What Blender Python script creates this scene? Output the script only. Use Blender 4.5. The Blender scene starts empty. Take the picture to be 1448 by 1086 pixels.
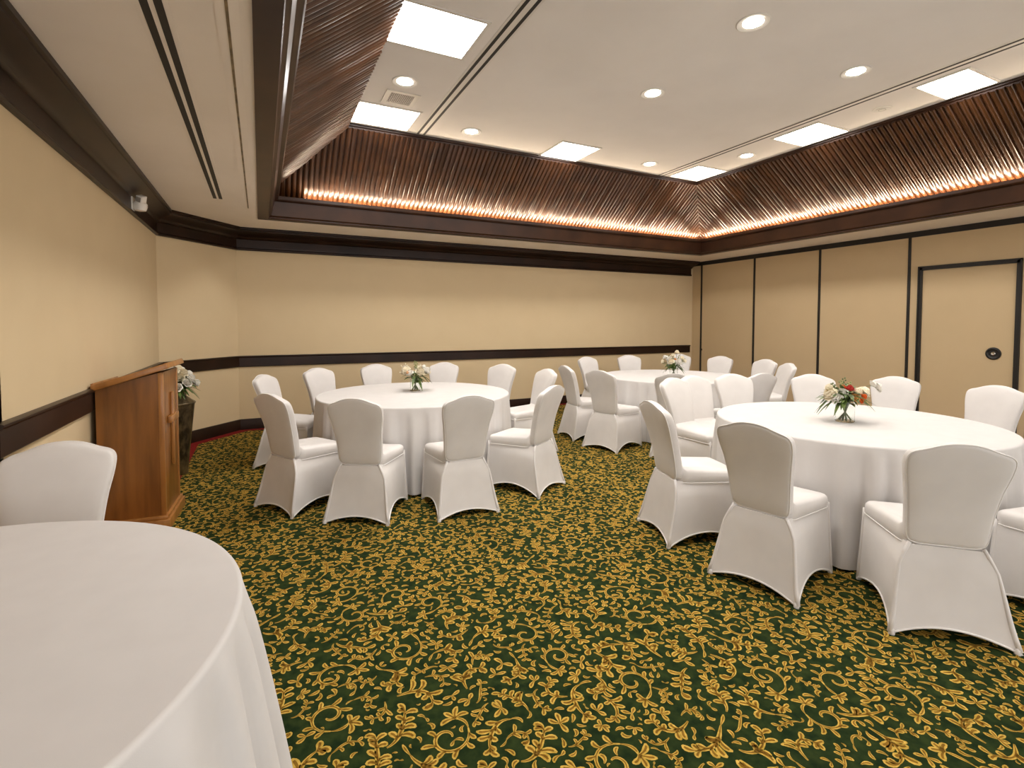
import bpy, bmesh, math, random
import numpy as np
from mathutils import Vector, Matrix

PI = math.pi
sc = bpy.context.scene
COL = sc.collection

# ------------------------------------------------------------------ camera
CAM_H = 1.5
F_PX, CY_PX, YAW, PITCH, ROLL = 715.2064, 486.1651, 0.4608, 0.0391, 0.0004
def cam_axes():
    cy, sy, cp, sp = math.cos(YAW), math.sin(YAW), math.cos(PITCH), math.sin(PITCH)
    f = Vector((sy*cp, cy*cp, -sp)); r = Vector((cy, -sy, 0)); u = r.cross(f)
    c, s = math.cos(ROLL), math.sin(ROLL)
    return c*r+s*u, -s*r+c*u, f
cr, cu, cf = cam_axes()
cam_data = bpy.data.cameras.new('camera'); cam = bpy.data.objects.new('camera', cam_data); COL.objects.link(cam)
cam_data.sensor_width = 36; cam_data.lens = F_PX/1448*36
cam_data.shift_y = -(543-CY_PX)/1448
cam_data.clip_start = 0.05
M = Matrix(((cr.x, cu.x, -cf.x, 0), (cr.y, cu.y, -cf.y, 0), (cr.z, cu.z, -cf.z, CAM_H), (0, 0, 0, 1)))
cam.matrix_world = M
sc.camera = cam

# ------------------------------------------------------------------ world, exposure, light levels
sc.view_settings.view_transform = 'Standard'
sc.view_settings.look = 'None'
sc.view_settings.exposure = 0.95
sc.view_settings.gamma = 1
sc.view_settings.use_curve_mapping = False
world = bpy.data.worlds.new('world'); sc.world = world; world.use_nodes = True
world.node_tree.nodes['Background'].inputs[0].default_value = (1.0, .95, .90, 1)
world.node_tree.nodes['Background'].inputs[1].default_value = 1.25
PANEL_STRENGTH = 12.5
DOWN_WATTS = 28.0
COVE_STRENGTH = 60.0

# ------------------------------------------------------------------ room dimensions
LX, RX, BY = -1.076, 8.366, 8.09            # left wall, right wall, back wall
CHX, CHY = -0.29, 7.15                       # corner wall ends: (LX, CHY) to (CHX, BY)
NY = -2.8                                    # open near end, behind the camera
ZC, ZU = 2.815, 3.824                        # lower soffit, raised ceiling
OX0, OX1, OY0, OY1 = -0.01, 7.55, -1.9, 7.11 # tray beam outer edge
UX0, UX1, UY0, UY1 = 0.93, 6.435, -1.0, 6.17 # raised ceiling

# ------------------------------------------------------------------ materials
def mat(name, color, rough=.6, spec=.5, coat=0., metal=0., sheen=0.):
    m = bpy.data.materials.new(name); m.use_nodes = True
    b = m.node_tree.nodes['Principled BSDF']
    b.inputs['Base Color'].default_value = (*color, 1); b.inputs['Roughness'].default_value = rough
    b.inputs['Specular IOR Level'].default_value = spec; b.inputs['Coat Weight'].default_value = coat
    b.inputs['Coat Roughness'].default_value = .15
    b.inputs['Metallic'].default_value = metal; b.inputs['Sheen Weight'].default_value = sheen
    return m
def noisy(m, c1, c2, scale=(5, 5, 5), detail=4, bump=0., bscale=None, lo=.35, hi=.65, dist=.002):
    nt = m.node_tree; b = nt.nodes['Principled BSDF']
    tc = nt.nodes.new('ShaderNodeTexCoord'); mp = nt.nodes.new('ShaderNodeMapping'); mp.inputs['Scale'].default_value = scale
    nz = nt.nodes.new('ShaderNodeTexNoise'); nz.inputs['Scale'].default_value = 1; nz.inputs['Detail'].default_value = detail
    rp = nt.nodes.new('ShaderNodeValToRGB')
    rp.color_ramp.elements[0].color = (*c1, 1); rp.color_ramp.elements[1].color = (*c2, 1)
    rp.color_ramp.elements[0].position = lo; rp.color_ramp.elements[1].position = hi
    nt.links.new(tc.outputs['Object'], mp.inputs[0]); nt.links.new(mp.outputs[0], nz.inputs['Vector'])
    nt.links.new(nz.outputs['Fac'], rp.inputs[0]); nt.links.new(rp.outputs[0], b.inputs['Base Color'])
    if bump:
        bp = nt.nodes.new('ShaderNodeBump'); bp.inputs['Strength'].default_value = bump; bp.inputs['Distance'].default_value = dist
        n2 = nt.nodes.new('ShaderNodeTexNoise'); n2.inputs['Scale'].default_value = bscale or 60; n2.inputs['Detail'].default_value = 3
        nt.links.new(tc.outputs['Object'], n2.inputs['Vector'])
        nt.links.new(n2.outputs['Fac'], bp.inputs['Height']); nt.links.new(bp.outputs[0], b.inputs['Normal'])
    return m
def emis(name, color, strength):
    m = mat(name, (.8, .8, .8)); b = m.node_tree.nodes['Principled BSDF']
    b.inputs['Emission Color'].default_value = (*color, 1); b.inputs['Emission Strength'].default_value = strength
    return m
MAT = {}
MAT['wall'] = noisy(mat('wall_vinyl', (.5, .4, .26), .75, .3), (.70, .555, .345), (.715, .570, .357), (3, 3, 3), bump=.15, bscale=220)
MAT['panel'] = noisy(mat('partition_vinyl', (.5, .4, .26), .7, .3), (.61, .462, .275), (.625, .475, .285), (3, 3, 3), bump=.12, bscale=220)
MAT['edge'] = mat('panel_edge_metal', (.62, .50, .33), .45)
MAT['ceiling'] = noisy(mat('ceiling_paint', (.6, .55, .5), .9, .2), (.78, .745, .71), (.82, .785, .75), (1.5, 1.5, 1.5))
MAT['soffit'] = noisy(mat('soffit_paint', (.6, .5, .4), .9, .2), (.82, .74, .645), (.86, .78, .685), (1.5, 1.5, 1.5))
MAT['trim'] = noisy(mat('dark_mahogany', (.04, .015, .008), .34, .30, .0), (.014, .0055, .003), (.028, .011, .006), (3, 3, 3), detail=6)
MAT['beam'] = noisy(mat('beam_mahogany', (.07, .03, .015), .36, .35, .05), (.028, .0105, .005), (.052, .02, .009), (3, 3, 3), detail=6)
MAT['reed'] = noisy(mat('reeded_walnut', (.1, .04, .02), .30, .5, .2), (.038, .0125, .004), (.082, .029, .009), (4, 4, 4), detail=5)
MAT['black'] = mat('black_gasket', (.012, .010, .009), .45)
MAT['white_metal'] = mat('white_enamel', (.72, .69, .64), .4)
MAT['slot'] = mat('slot_dark', (.015, .013, .012), .6)
MAT['cloth'] = noisy(mat('table_linen', (.82, .8, .78), .85, .2, sheen=.15), (.665, .645, .635), (.69, .67, .66), (8, 8, 8), bump=.12, bscale=500, dist=.001)
MAT['spandex'] = noisy(mat('white_spandex', (.8, .78, .76), .55, .3, sheen=.2), (.70, .675, .66), (.74, .715, .70), (6, 6, 6))
MAT['piping'] = mat('white_piping', (.82, .80, .78), .5)
MAT['lectern'] = noisy(mat('cherry_veneer', (.25, .09, .02), .35, .5, .3), (.17, .062, .010), (.29, .11, .020), (14, 14, 1.6), detail=6)
MAT['lectern_light'] = noisy(mat('cherry_edge', (.4, .17, .05), .35, .5, .3), (.30, .12, .025), (.42, .18, .045), (12, 12, 2), detail=5)
MAT['bronze'] = noisy(mat('aged_bronze', (.12, .09, .05), .3, .5, .3, metal=.7), (.045, .034, .018), (.24, .175, .09), (16, 16, 9), detail=6, lo=.4, hi=.68)
MAT['leaf'] = noisy(mat('leaf_green', (.05, .1, .03), .5), (.030, .065, .012), (.13, .19, .035), (30, 30, 30))
MAT['leaf_pale'] = mat('leaf_pale', (.28, .32, .12), .5)
MAT['stem'] = mat('stem_green', (.13, .17, .06), .5)
MAT['cream'] = mat('cream_petal', (.88, .80, .62), .6)
MAT['white_petal'] = mat('white_petal', (.9, .87, .80), .6)
MAT['peach'] = mat('peach_petal', (.85, .42, .14), .6)
MAT['orange'] = mat('orange_petal', (.85, .16, .02), .6)
MAT['red'] = mat('red_petal', (.55, .04, .03), .6)
MAT['plastic'] = mat('ivory_plastic', (.88, .84, .78), .4)
MAT['lens'] = mat('grey_lens', (.36, .33, .29), .3)
MAT['chrome'] = mat('chrome', (.7, .68, .62), .2, metal=1.)
MAT['table_wood'] = mat('table_plywood', (.25, .15, .08), .5)
MAT['steel'] = mat('dark_steel', (.03, .03, .03), .4)
MAT['panel_glow'] = emis('panel_diffuser_lit', (1, .965, .93), PANEL_STRENGTH)
MAT['down_glow'] = emis('downlight_lens_lit', (1, .92, .80), 22)
MAT['cove_glow'] = emis('cove_strip_lit', (1, .80, .58), COVE_STRENGTH)
g = bpy.data.materials.new('clear_glass'); g.use_nodes = True
gb = g.node_tree.nodes['Principled BSDF']; gb.inputs['Transmission Weight'].default_value = 1; gb.inputs['Roughness'].default_value = .02; gb.inputs['IOR'].default_value = 1.35
gb.inputs['Base Color'].default_value = (.95, .97, .95, 1)
MAT['glass'] = g
# carpet
MAT['carpet_green'] = noisy(mat('carpet_green', (.02, .04, .012), .95, .1), (.008, .019, .005), (.026, .042, .010), (22, 22, 22), detail=5, bump=.3, bscale=400)
MAT['carpet_gold'] = noisy(mat('carpet_gold', (.5, .28, .05), .9, .1), (.43, .275, .040), (.66, .435, .09), (40, 40, 40), bump=.3, bscale=400)
MAT['carpet_bronze'] = noisy(mat('carpet_bronze', (.2, .1, .015), .9, .1), (.16, .078, .009), (.27, .14, .018), (40, 40, 40), bump=.3, bscale=400)
MAT['carpet_red'] = noisy(mat('carpet_red', (.2, .01, .01), .95, .1), (.16, .010, .011), (.23, .016, .016), (30, 30, 30))

# ------------------------------------------------------------------ mesh helpers
class MB:
    def __init__(s): s.v = []; s.f = []; s.m = []
    def add(s, vs, fs, mi=0):
        o = len(s.v); s.v += [tuple(v) for v in vs]
        s.f += [tuple(i+o for i in f) for f in fs]; s.m += [mi]*len(fs)
        return s
    def box(s, x0, x1, y0, y1, z0, z1, mi=0, bev=0):
        if bev:
            bm = bmesh.new(); bmesh.ops.create_cube(bm, size=1)
            for v in bm.verts: v.co = Vector(((x0+x1)/2+v.co.x*(x1-x0), (y0+y1)/2+v.co.y*(y1-y0), (z0+z1)/2+v.co.z*(z1-z0)))
            bmesh.ops.bevel(bm, geom=bm.edges[:], offset=bev, segments=2, affect='EDGES', profile=.5)
            bm.verts.index_update()
            s.add([v.co[:] for v in bm.verts], [[v.index for v in f.verts] for f in bm.faces], mi); bm.free()
            return s
        vs = [(x, y, z) for z in (z0, z1) for y in (y0, y1) for x in (x0, x1)]
        return s.add(vs, [(0, 2, 3, 1), (4, 5, 7, 6), (0, 1, 5, 4), (2, 6, 7, 3), (0, 4, 6, 2), (1, 3, 7, 5)], mi)
    def lathe(s, prof, n=32, c=(0, 0, 0), mi=0, caps=True):
        vs = []; fs = []
        for r, z in prof:
            for i in range(n):
                a = 2*PI*i/n; vs.append((c[0]+r*math.cos(a), c[1]+r*math.sin(a), c[2]+z))
        for k in range(len(prof)-1):
            for i in range(n):
                j = (i+1) % n; fs.append((k*n+i, k*n+j, (k+1)*n+j, (k+1)*n+i))
        if caps:
            fs.append(tuple(range(n-1, -1, -1))); fs.append(tuple((len(prof)-1)*n+i for i in range(n)))
        return s.add(vs, fs, mi)
    def tube(s, pts, rad, n=8, mi=0, closed=False):
        pts = [Vector(p) for p in pts]; N = len(pts); rads = rad if isinstance(rad, (list, tuple)) else [rad]*N
        vs = []; fs = []; up = Vector((0, 0, 1)); prev = None
        for k, p in enumerate(pts):
            a = pts[(k-1) % N] if (closed or k > 0) else p; b = pts[(k+1) % N] if (closed or k < N-1) else p
            t = (b-a).normalized()
            if prev is None:
                r = t.cross(up)
                if r.length < 1e-3: r = t.cross(Vector((1, 0, 0)))
                r.normalize()
            else:
                r = (prev - t*prev.dot(t)).normalized()
            prev = r; u = r.cross(t)
            for i in range(n):
                q = 2*PI*i/n; vs.append(p+(r*math.cos(q)+u*math.sin(q))*rads[k])
        for k in range(N if closed else N-1):
            for i in range(n):
                j = (i+1) % n; k2 = (k+1) % N
                fs.append((k*n+i, k*n+j, k2*n+j, k2*n+i))
        if not closed:
            fs.append(tuple(range(n-1, -1, -1))); fs.append(tuple((N-1)*n+i for i in range(n)))
        return s.add(vs, fs, mi)
    def build(s, name, mats, parent=None, smooth=False, auto=None, loc=None, rz=0):
        me = bpy.data.meshes.new(name)
        me.from_pydata(s.v, [], s.f)
        if not isinstance(mats, (list, tuple)): mats = [mats]
        for m_ in mats: me.materials.append(m_)
        if len(mats) > 1: me.polygons.foreach_set('material_index', s.m)
        bm = bmesh.new(); bm.from_mesh(me); bmesh.ops.recalc_face_normals(bm, faces=bm.faces[:])
        if auto is not None:
            for f in bm.faces: f.smooth = True
            for e in bm.edges:
                if len(e.link_faces) == 2 and e.calc_face_angle(0) > auto: e.smooth = False
        bm.to_mesh(me); bm.free()
        if smooth: me.polygons.foreach_set('use_smooth', [True]*len(me.polygons))
        o = bpy.data.objects.new(name, me); COL.objects.link(o)
        if parent: o.parent = parent
        if loc: o.location = loc
        if rz: o.rotation_euler = (0, 0, rz)
        return o
def structure(o):
    o['kind'] = 'structure'; return o
def tag(o, label, cat, group=None, kind=None):
    o['label'] = label; o['category'] = cat
    if group: o['group'] = group
    if kind: o['kind'] = kind
    return o
def empty(name, loc=(0, 0, 0), rz=0):
    o = bpy.data.objects.new(name, None); COL.objects.link(o); o.location = loc; o.rotation_euler = (0, 0, rz)
    o.empty_display_size = .1
    return o
def kids(o): return [c for c in bpy.data.objects if c.parent == o]
def copy_tree(o, parent=None):
    c = o.copy(); COL.objects.link(c); c.parent = parent
    for ch in kids(o): copy_tree(ch, c)
    return c
def offset_pt(path, i, d):
    """point of path i moved d into the room (left side of travel is outside), mitred"""
    p = Vector(path[i]); ns = []
    for a, b in ((i-1, i), (i, i+1)):
        if 0 <= a and b < len(path):
            t = (Vector(path[b])-Vector(path[a])).normalized(); ns.append(Vector((t.y, -t.x)))
    if len(ns) == 1: return p+ns[0]*d
    n = (ns[0]+ns[1]).normalized(); return p+n*(d/n.dot(ns[0]))
def sweep(path, i, prof):
    """profile [(out, z)] swept along segment i of the wall path"""
    mb = MB(); n = len(prof); vs = []
    for k in (i, i+1):
        for o, z in prof:
            q = offset_pt(path, k, o); vs.append((q.x, q.y, z))
    fs = [(j, (j+1) % n, n+(j+1) % n, n+j) for j in range(n)] + [tuple(range(n)), tuple(range(2*n-1, n-1, -1))]
    return mb.add(vs, fs)

# ------------------------------------------------------------------ walls
WP = [(LX, NY), (LX, CHY), (CHX, BY), (RX, BY)]
names = ['wall_left', 'wall_corner', 'wall_back']
AY = 3.02                                    # left wall opens into an alcove nearer than this
mb = MB(); mb.box(LX-.12, LX, AY, CHY+.05, 0, 2.9); mb.box(LX-.12, LX, NY, AY, 2.45, 2.9)
structure(mb.build('wall_left', MAT['wall']))
mb = MB(); mb.box(LX-1.4, LX-1.28, NY, AY+.1, 0, 2.5); mb.box(LX-1.4, LX-.0, AY, AY+.10, 0, 2.5); mb.box(LX-1.4, LX-.12, NY, AY+.1, 2.45, 2.5)
structure(mb.build('wall_alcove', MAT['wall']))
for i, nm in enumerate(names):
    if i == 0: continue
    structure(sweep(WP, i, [(0, 0), (0, 2.9), (-.12, 2.9), (-.12, 0)]).build(nm, MAT['wall']))
structure(MB().box(RX+.03, RX+.15, NY, BY+.12, 0, 2.9).build('wall_right', MAT['wall']))
# crown, chair rail, baseboard
crown = [(0, 2.530), (.022, 2.530), (.030, 2.540), (.030, 2.552), (.018, 2.566), (.018, 2.680), (.030, 2.684), (.042, 2.694), (.046, 2.704),
         (.060, 2.716), (.082, 2.728), (.112, 2.744), (.145, 2.758), (.160, 2.768), (.163, 2.780), (.180, 2.784), (.180, ZC), (0, ZC)]
def crown_for(p):
    return [(o*p, z) for o, z in crown]
rail = [(0, .893), (.020, .893), (.026, .899), (.026, 1.022), (.034, 1.028), (.040, 1.036), (.040, 1.046), (.030, 1.050), (0, 1.050)]
base = [(0, .0), (.020, .0), (.020, .132), (.014, .146), (.006, .150), (0, .150)]
WT = [(LX, NY), (LX, CHY), (CHX, BY), (RX-.07, BY)]
tn = 1
for prof, lab in ((crown, 'c'), (rail, 'r')):
    for i in range(3):
        pr = crown_for((1.0, 1.25, 1.5)[i]) if lab == 'c' else prof
        pts = WT
        if lab == 'c':                       # mitre the three different projections by hand
            mb = MB(); n = len(crown); vs = []
            def corner(k, sc_):
                segs = [1.0, 1.25, 1.5]
                def line(j, o):
                    a = Vector(WT[j]); b = Vector(WT[j+1]); t = (b-a).normalized(); nn = Vector((t.y, -t.x)); return a+nn*o*segs[j], t
                out = []
                for o, z in crown:
                    if k == 0: q, _ = line(0, o)
                    elif k == 3:
                        a, t = line(2, o); q = Vector((WT[3][0], a.y))
                    else:
                        a, t = line(k-1, o); b, u = line(k, o)
                        den = t.x*u.y-t.y*u.x; s_ = ((b.x-a.x)*u.y-(b.y-a.y)*u.x)/den; q = a+t*s_
                    out.append((q.x, q.y, z))
                return out
            vs = corner(i, 0)+corner(i+1, 0)
            fs = [(j, (j+1) % n, n+(j+1) % n, n+j) for j in range(n)] + [tuple(range(n)), tuple(range(2*n-1, n-1, -1))]
            mb.add(vs, fs)
        else:
            mb = sweep([(LX, AY)]+WT[1:], i, prof)
        structure(mb.build('trim_%d' % tn, MAT['trim'], auto=.6)); tn += 1
for i, nm in enumerate(('baseboard_left', 'baseboard_corner', 'baseboard_back')):
    structure(sweep([(LX, AY)]+WT[1:], i, base).build(nm, MAT['trim'], auto=.6))

# ------------------------------------------------------------------ partition wall on the right
structure(MB().box(RX-.012, RX+.03, NY, BY, 2.735, ZC).build('trim_%d' % tn, MAT['black'])); tn += 1
joints = [BY, 7.83, 6.553, 5.305, 4.003, 2.70, 1.40, .10]
DY0, DY1, DZ = 2.79, 3.885, 2.31
panel_labels = ['narrow beige filler strip of partition wall beside the back corner',
    'first wide beige partition panel beside the narrow corner strip, with tiny latch dot',
    'second wide beige partition panel from the back corner, plain and uninterrupted',
    'third wide beige partition panel, just left of the one holding the door',
    'beige partition panel holding the black-framed pass door', 
    'beige partition panel right of the pass door at the frame edge',
    'beige partition panel further right beyond the picture edge']
for k in range(len(joints)-1):
    y1, y0 = joints[k], joints[k+1]
    e = empty('partition_panel', (RX, (y0+y1)/2, 0)); tag(e, panel_labels[k], 'partition panel', 'folding partition wall panels')
    h = (y1-y0)/2-.010; zt = 2.735
    mb = MB()
    c = (y0+y1)/2
    if k == 4 :     # opening for the pass door
        mb.box(0, .03, DY1-c, h, .02, zt); mb.box(0, .03, -h, DY1-c, DZ, zt)
    elif k == 5:
        mb.box(0, .03, -h, h, .02, zt)
    else: mb.box(0, .03, -h, h, .02, zt)
    if k == 4: mb.box(0, .03, -h, DY0-c, .02, DZ)
    mb.build('panel_face', MAT['panel'], e)
    mb = MB()
    for s_ in (-1, 1): mb.box(-.003, .03, s_*h-.008 if s_ < 0 else h, -h if s_ < 0 else h+.008, .02, zt)
    mb.build('edge_trim', MAT['edge'], e)
    MB().box(.004, .02, -h-.011, -h-.0085, .02, zt).build('gasket', MAT['black'], e)
    MB().box(.0, .03, -h, h, .0, .02).build('bottom_seal', MAT['black'], e)
    if k == 1:
        MB().box(-.006, 0, h-.030, h-.012, .94, .98, bev=.002).build('latch', MAT['black'], e)
# black joints
for k, y in enumerate(joints[1:]):
    structure(MB().box(RX-.014, RX+.028, y-.017, y+.017, 0, 2.735).build('trim_%d' % tn, MAT['black'])); tn += 1
structure(MB().box(RX-.006, RX+.03, NY, BY, 0.0, .075).build('baseboard_right', MAT['black']))
# pass door
d = empty('door_1', (RX, (DY0+DY1)/2, 0)); structure(d)
h = (DY1-DY0)/2
f = MB()
for s_ in (-1, 1):
    f.box(-.024, .03, min(s_*h, s_*(h-.05)), max(s_*h, s_*(h-.05)), .0, DZ)
    f.box(-.034, -.020, min(s_*h, s_*(h-.016)), max(s_*h, s_*(h-.016)), .0, DZ)
f.box(-.024, .03, -h, h, DZ-.055, DZ); f.box(-.034, -.020, -h, h, DZ-.016, DZ)
f.build('door_frame', MAT['black'], d)
MB().box(.002, .028, -h+.05, h-.05, .02, DZ-.055).build('door_leaf', MAT['panel'], d)
kn = MB(); rot = Matrix.Rotation(-PI/2, 4, 'Y')
k1 = MB().lathe([(.005, 0), (.075, 0), (.08, .004), (.078, .012), (.062, .016), (.052, .010), (.034, .008), (.02, .008)], 40)
k1.v = [tuple(rot @ Vector(v)) for v in k1.v]
po = k1.build('pull_ring', MAT['black'], d, auto=.7); po.location = (.002, 3.04-(DY0+DY1)/2, 1.125)
k2 = MB().lathe([(.004, .008), (.022, .008), (.024, .014), (.018, .020), (.005, .021)], 24); k2.v = [tuple(rot @ Vector(v)) for v in k2.v]
ko = k2.build('keyhole', MAT['chrome'], po, auto=.7)

# ------------------------------------------------------------------ lower soffit and raised ceiling
s = MB()
s.box(LX-.1, OX0, NY, BY+.1, ZC, ZC+.05); s.box(OX1, RX+.15, NY, BY+.1, ZC, ZC+.05)
s.box(OX0, OX1, OY1, BY+.1, ZC, ZC+.05); s.box(OX0, OX1, NY, OY0, ZC, ZC+.05)
structure(s.build('ceiling', MAT['soffit']))
structure(MB().box(UX0-.1, UX1+.1, UY0-.1, UY1+.1, ZU, ZU+.05).build('ceiling_raised', MAT['ceiling']))
# beam around the tray: profile (offset inward from outer edge, z)
bprof = [(0, 2.803), (.118, 2.803), (.124, 2.812), (.124, 2.822), (.136, 2.832), (.150, 2.838), (.188, 3.005), (.200, 3.012), (.222, 3.018),
         (.232, 3.030), (.232, 3.066), (.214, 3.066), (.205, 3.034), (.0, 3.034)]
cornersO = [(OX0, OY0), (OX0, OY1), (OX1, OY1), (OX1, OY0)]
def ring_pt(k, o):
    x, y = cornersO[k % 4]; sx = 1 if x == OX0 else -1; sy = 1 if y == OY0 else -1
    return x+sx*o, y+sy*o
for k in range(4):
    n = len(bprof); vs = []
    for kk in (k, k+1):
        for o, z in bprof:
            x, y = ring_pt(kk, o); vs.append((x, y, z))
    fs = [(j, (j+1) % n, n+(j+1) % n, n+j) for j in range(n)]+[tuple(range(n)), tuple(range(2*n-1, n-1, -1))]
    structure(MB().add(vs, fs).build('trim_%d' % tn, MAT['beam'], auto=.5)); tn += 1
# reeded slopes
cornersU = [(UX0, UY0), (UX0, UY1), (UX1, UY1), (UX1, UY0)]
ZW0, ZW1 = 3.035, ZU-.045
def slope_side(k):
    A = Vector((*cornersO[k], ZW0)); B = Vector((*cornersO[(k+1) % 4], ZW0))
    C = Vector((*cornersU[k], ZW1)); D = Vector((*cornersU[(k+1) % 4], ZW1))
    e = (B-A).normalized(); L = (B-A).length
    r0 = (C-A).dot(e); r1 = (B-D).dot(e)
    upv = (C-A)-e*r0; H = upv.length; upd = upv.normalized(); nrm = e.cross(upd)
    mid = Vector(((OX0+OX1)/2, (OY0+OY1)/2, 2.0))
    if nrm.dot(mid-A) < 0: nrm = -nrm
    pitch = .062; N = int(L/pitch); pitch = L/N
    vs = []; fs = []
    prof = [(0, -.004), (.09, -.003), (.12, .009), (.24, .018), (.5, .022), (.76, .018), (.88, .009), (.91, -.003), (1, -.004)]
    rnd = random.Random(k+5)
    for i in range(N):
        j = rnd.uniform(.85, 1.1)
        for u_, w in prof[:-1] if i < N-1 else prof:
            u = (i+u_)*pitch
            top = H*max(0, min(1, u/r0, (L-u)/r1))
            vs.append(A+e*u+nrm*w*j); vs.append(A+e*u+upd*top+nrm*w*j)
    n = len(vs)//2
    fs = [(2*i, 2*i+2, 2*i+3, 2*i+1) for i in range(n-1)]
    o = MB().add(vs, fs).build('reeded', MAT['reed'], auto=.45)
    return o
for k in range(4):
    o = slope_side(k); o.name = 'trim_%d' % tn; structure(o); tn += 1
# upper edge moulding between slats and raised ceiling
for k in range(4):
    pr = [(-.05, ZW1-.025), (0.0, ZW1-.015), (.018, ZW1-.005), (.022, ZW1+.012), (.040, ZW1+.020), (.045, ZU), (-.05, ZU)]
    def up_pt(kk, o):
        x, y = cornersU[kk % 4]; sx = 1 if x == UX0 else -1; sy = 1 if y == UY0 else -1
        return x+sx*(o-.03), y+sy*(o-.03)
    n = len(pr); vs = [(*up_pt(kk, o), z) for kk in (k, k+1) for o, z in pr]
    fs = [(j, (j+1) % n, n+(j+1) % n, n+j) for j in range(n)]+[tuple(range(n)), tuple(range(2*n-1, n-1, -1))]
    structure(MB().add(vs, fs).build('trim_%d' % tn, MAT['beam'], auto=.5)); tn += 1

# cove light strips behind the beam lip, back and right sides
def strip(name, x0, x1, y0, y1, label):
    e = empty(name, ((x0+x1)/2, (y0+y1)/2, 3.034)); tag(e, label, 'light strip', 'hidden cove lights')
    w, dp = (x1-x0)/2, (y1-y0)/2
    sb = MB().box(-w-.008, w+.008, -dp-.008, dp+.008, 0, .008)
    if w > dp: sb.box(-w-.016, -w-.008, -dp-.02, dp+.14, 0, .045)  # unseen end block, added to keep the back strip's light off the left slope
    sb.build('strip_base', MAT['white_metal'], e)
    MB().box(-w, w, -dp, dp, .008, .022).build('strip_lens', MAT['cove_glow'], e)
strip('cove_light_strip', OX0+.55, OX1-.25, OY1-.185, OY1-.165, 'warm cove light strip glowing behind the wooden ledge on the back side')
strip('cove_light_strip', OX1-.185, OX1-.165, .3, OY1-.25, 'warm cove light strip glowing behind the wooden ledge on the right side')

# ------------------------------------------------------------------ lights in the raised ceiling
def light_panel(x, y, label, sx=.64, sy=.60):
    e = empty('ceiling_light_panel', (x, y, ZU)); tag(e, label, 'ceiling light', 'square lit ceiling panels')
    mb = MB(); a, b = sx/2, sy/2; w = .028
    mb.box(-a, a, -b, -b+w, -.010, 0); mb.box(-a, a, b-w, b, -.010, 0); mb.box(-a, -a+w, -b+w, b-w, -.010, 0); mb.box(a-w, a, -b+w, b-w, -.010, 0)
    mb.build('frame', MAT['white_metal'], e)
    MB().box(-a+w, a-w, -b+w, b-w, -.004, 0).build('diffuser', MAT['panel_glow'], e)
lpan = [(1.285, 5.80, 'square lit ceiling panel in the back left corner of the raised ceiling, beyond the vent'),
        (1.285, 3.955, 'large bright square ceiling panel nearest the camera, at top left of the raised ceiling'),
        (1.285, 1.9, 'square lit ceiling panel left row, overhead and nearer than the photo top edge'),
        (3.77, 5.85, 'square lit ceiling panel midway along the back edge of the raised ceiling'),
        (6.08, 5.80, 'square lit ceiling panel in the back right corner of the raised ceiling'),
        (6.08, 4.02, 'middle one of the three lit ceiling panels along the right edge'),
        (6.08, 2.56, 'rightmost lit ceiling panel along the right edge of the raised ceiling'),
        (6.08, .9, 'lit ceiling panel on the right row beyond the photo edge'),
        (3.77, 0.2, 'lit ceiling panel overhead, out of the photo above the camera side')]
for i, (x, y, l) in enumerate(lpan):
    light_panel(x, y, l, .70 if i < 3 else .62, .62 if i not in (6,) else .46)
downs = [(3.44, 2.75, 'recessed round downlight, biggest, at the top of the photo right of centre'),
         (3.58, 4.02, 'recessed round downlight in the centre of the raised ceiling'),
         (2.32, 5.78, 'recessed round downlight between back left light panel and the middle back panel'),
         (5.10, 5.78, 'recessed round downlight beside the back right corner light panel'),
         (4.95, 2.85, 'recessed round downlight at upper right, next to the right linear slots'),
         (6.05, 4.90, 'small recessed downlight between two light panels of the right edge row'),
         (1.28, 4.89, 'recessed round downlight above the ceiling vent at upper left'),
         (1.28, 2.9, 'recessed round downlight left row, just above the photo top edge'),
         (2.3, 2.75, 'recessed round downlight overhead, above the photo top edge'),
         (3.44, 1.3, 'recessed round downlight overhead on the camera side')]
for x, y, l in downs:
    e = empty('recessed_downlight', (x, y, ZU)); tag(e, l, 'downlight', 'round recessed downlights')
    MB().lathe([(.074, 0), (.078, -.003), (.118, -.009), (.124, -.004), (.124, 0)], 40, caps=False).build('trim_ring', MAT['white_metal'], e, auto=.6)
    MB().lathe([(.001, -.002), (.076, -.002), (.076, 0), (.001, 0)], 40).build('lens', MAT['down_glow'], e)
    ld = bpy.data.lights.new('downlight_beam', 'SPOT'); ld.energy = DOWN_WATTS; ld.spot_size = math.radians(120); ld.spot_blend = .8
    ld.shadow_soft_size = .07; ld.color = (1, .92, .82)
    lo = bpy.data.objects.new('downlight_beam', ld); COL.objects.link(lo); lo.parent = e; lo.location = (0, 0, -.03)
# vent
e = empty('ceiling_vent', (1.33, 5.27, ZU)); tag(e, 'small rectangular white ceiling vent grille between downlight and back left panel', 'vent')
m_ = MB(); m_.box(-.17, .17, -.16, -.12, -.008, 0); m_.box(-.17, .17, .12, .16, -.008, 0); m_.box(-.17, -.12, -.12, .12, -.008, 0); m_.box(.12, .17, -.12, .12, -.008, 0)
m_.build('frame', MAT['white_metal'], e)
MB().box(-.12, .12, -.12, .12, -.001, 0).build('backing', MAT['slot'], e)
m_ = MB()
for i in range(13): m_.box(-.118+i*.0185, -.109+i*.0185, -.12, .12, -.007, -.002)
for j in range(6): m_.box(-.12, .12, -.10+j*.038, -.094+j*.038, -.006, -.002)
m_.build('grille', MAT['lens'], e)
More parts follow.
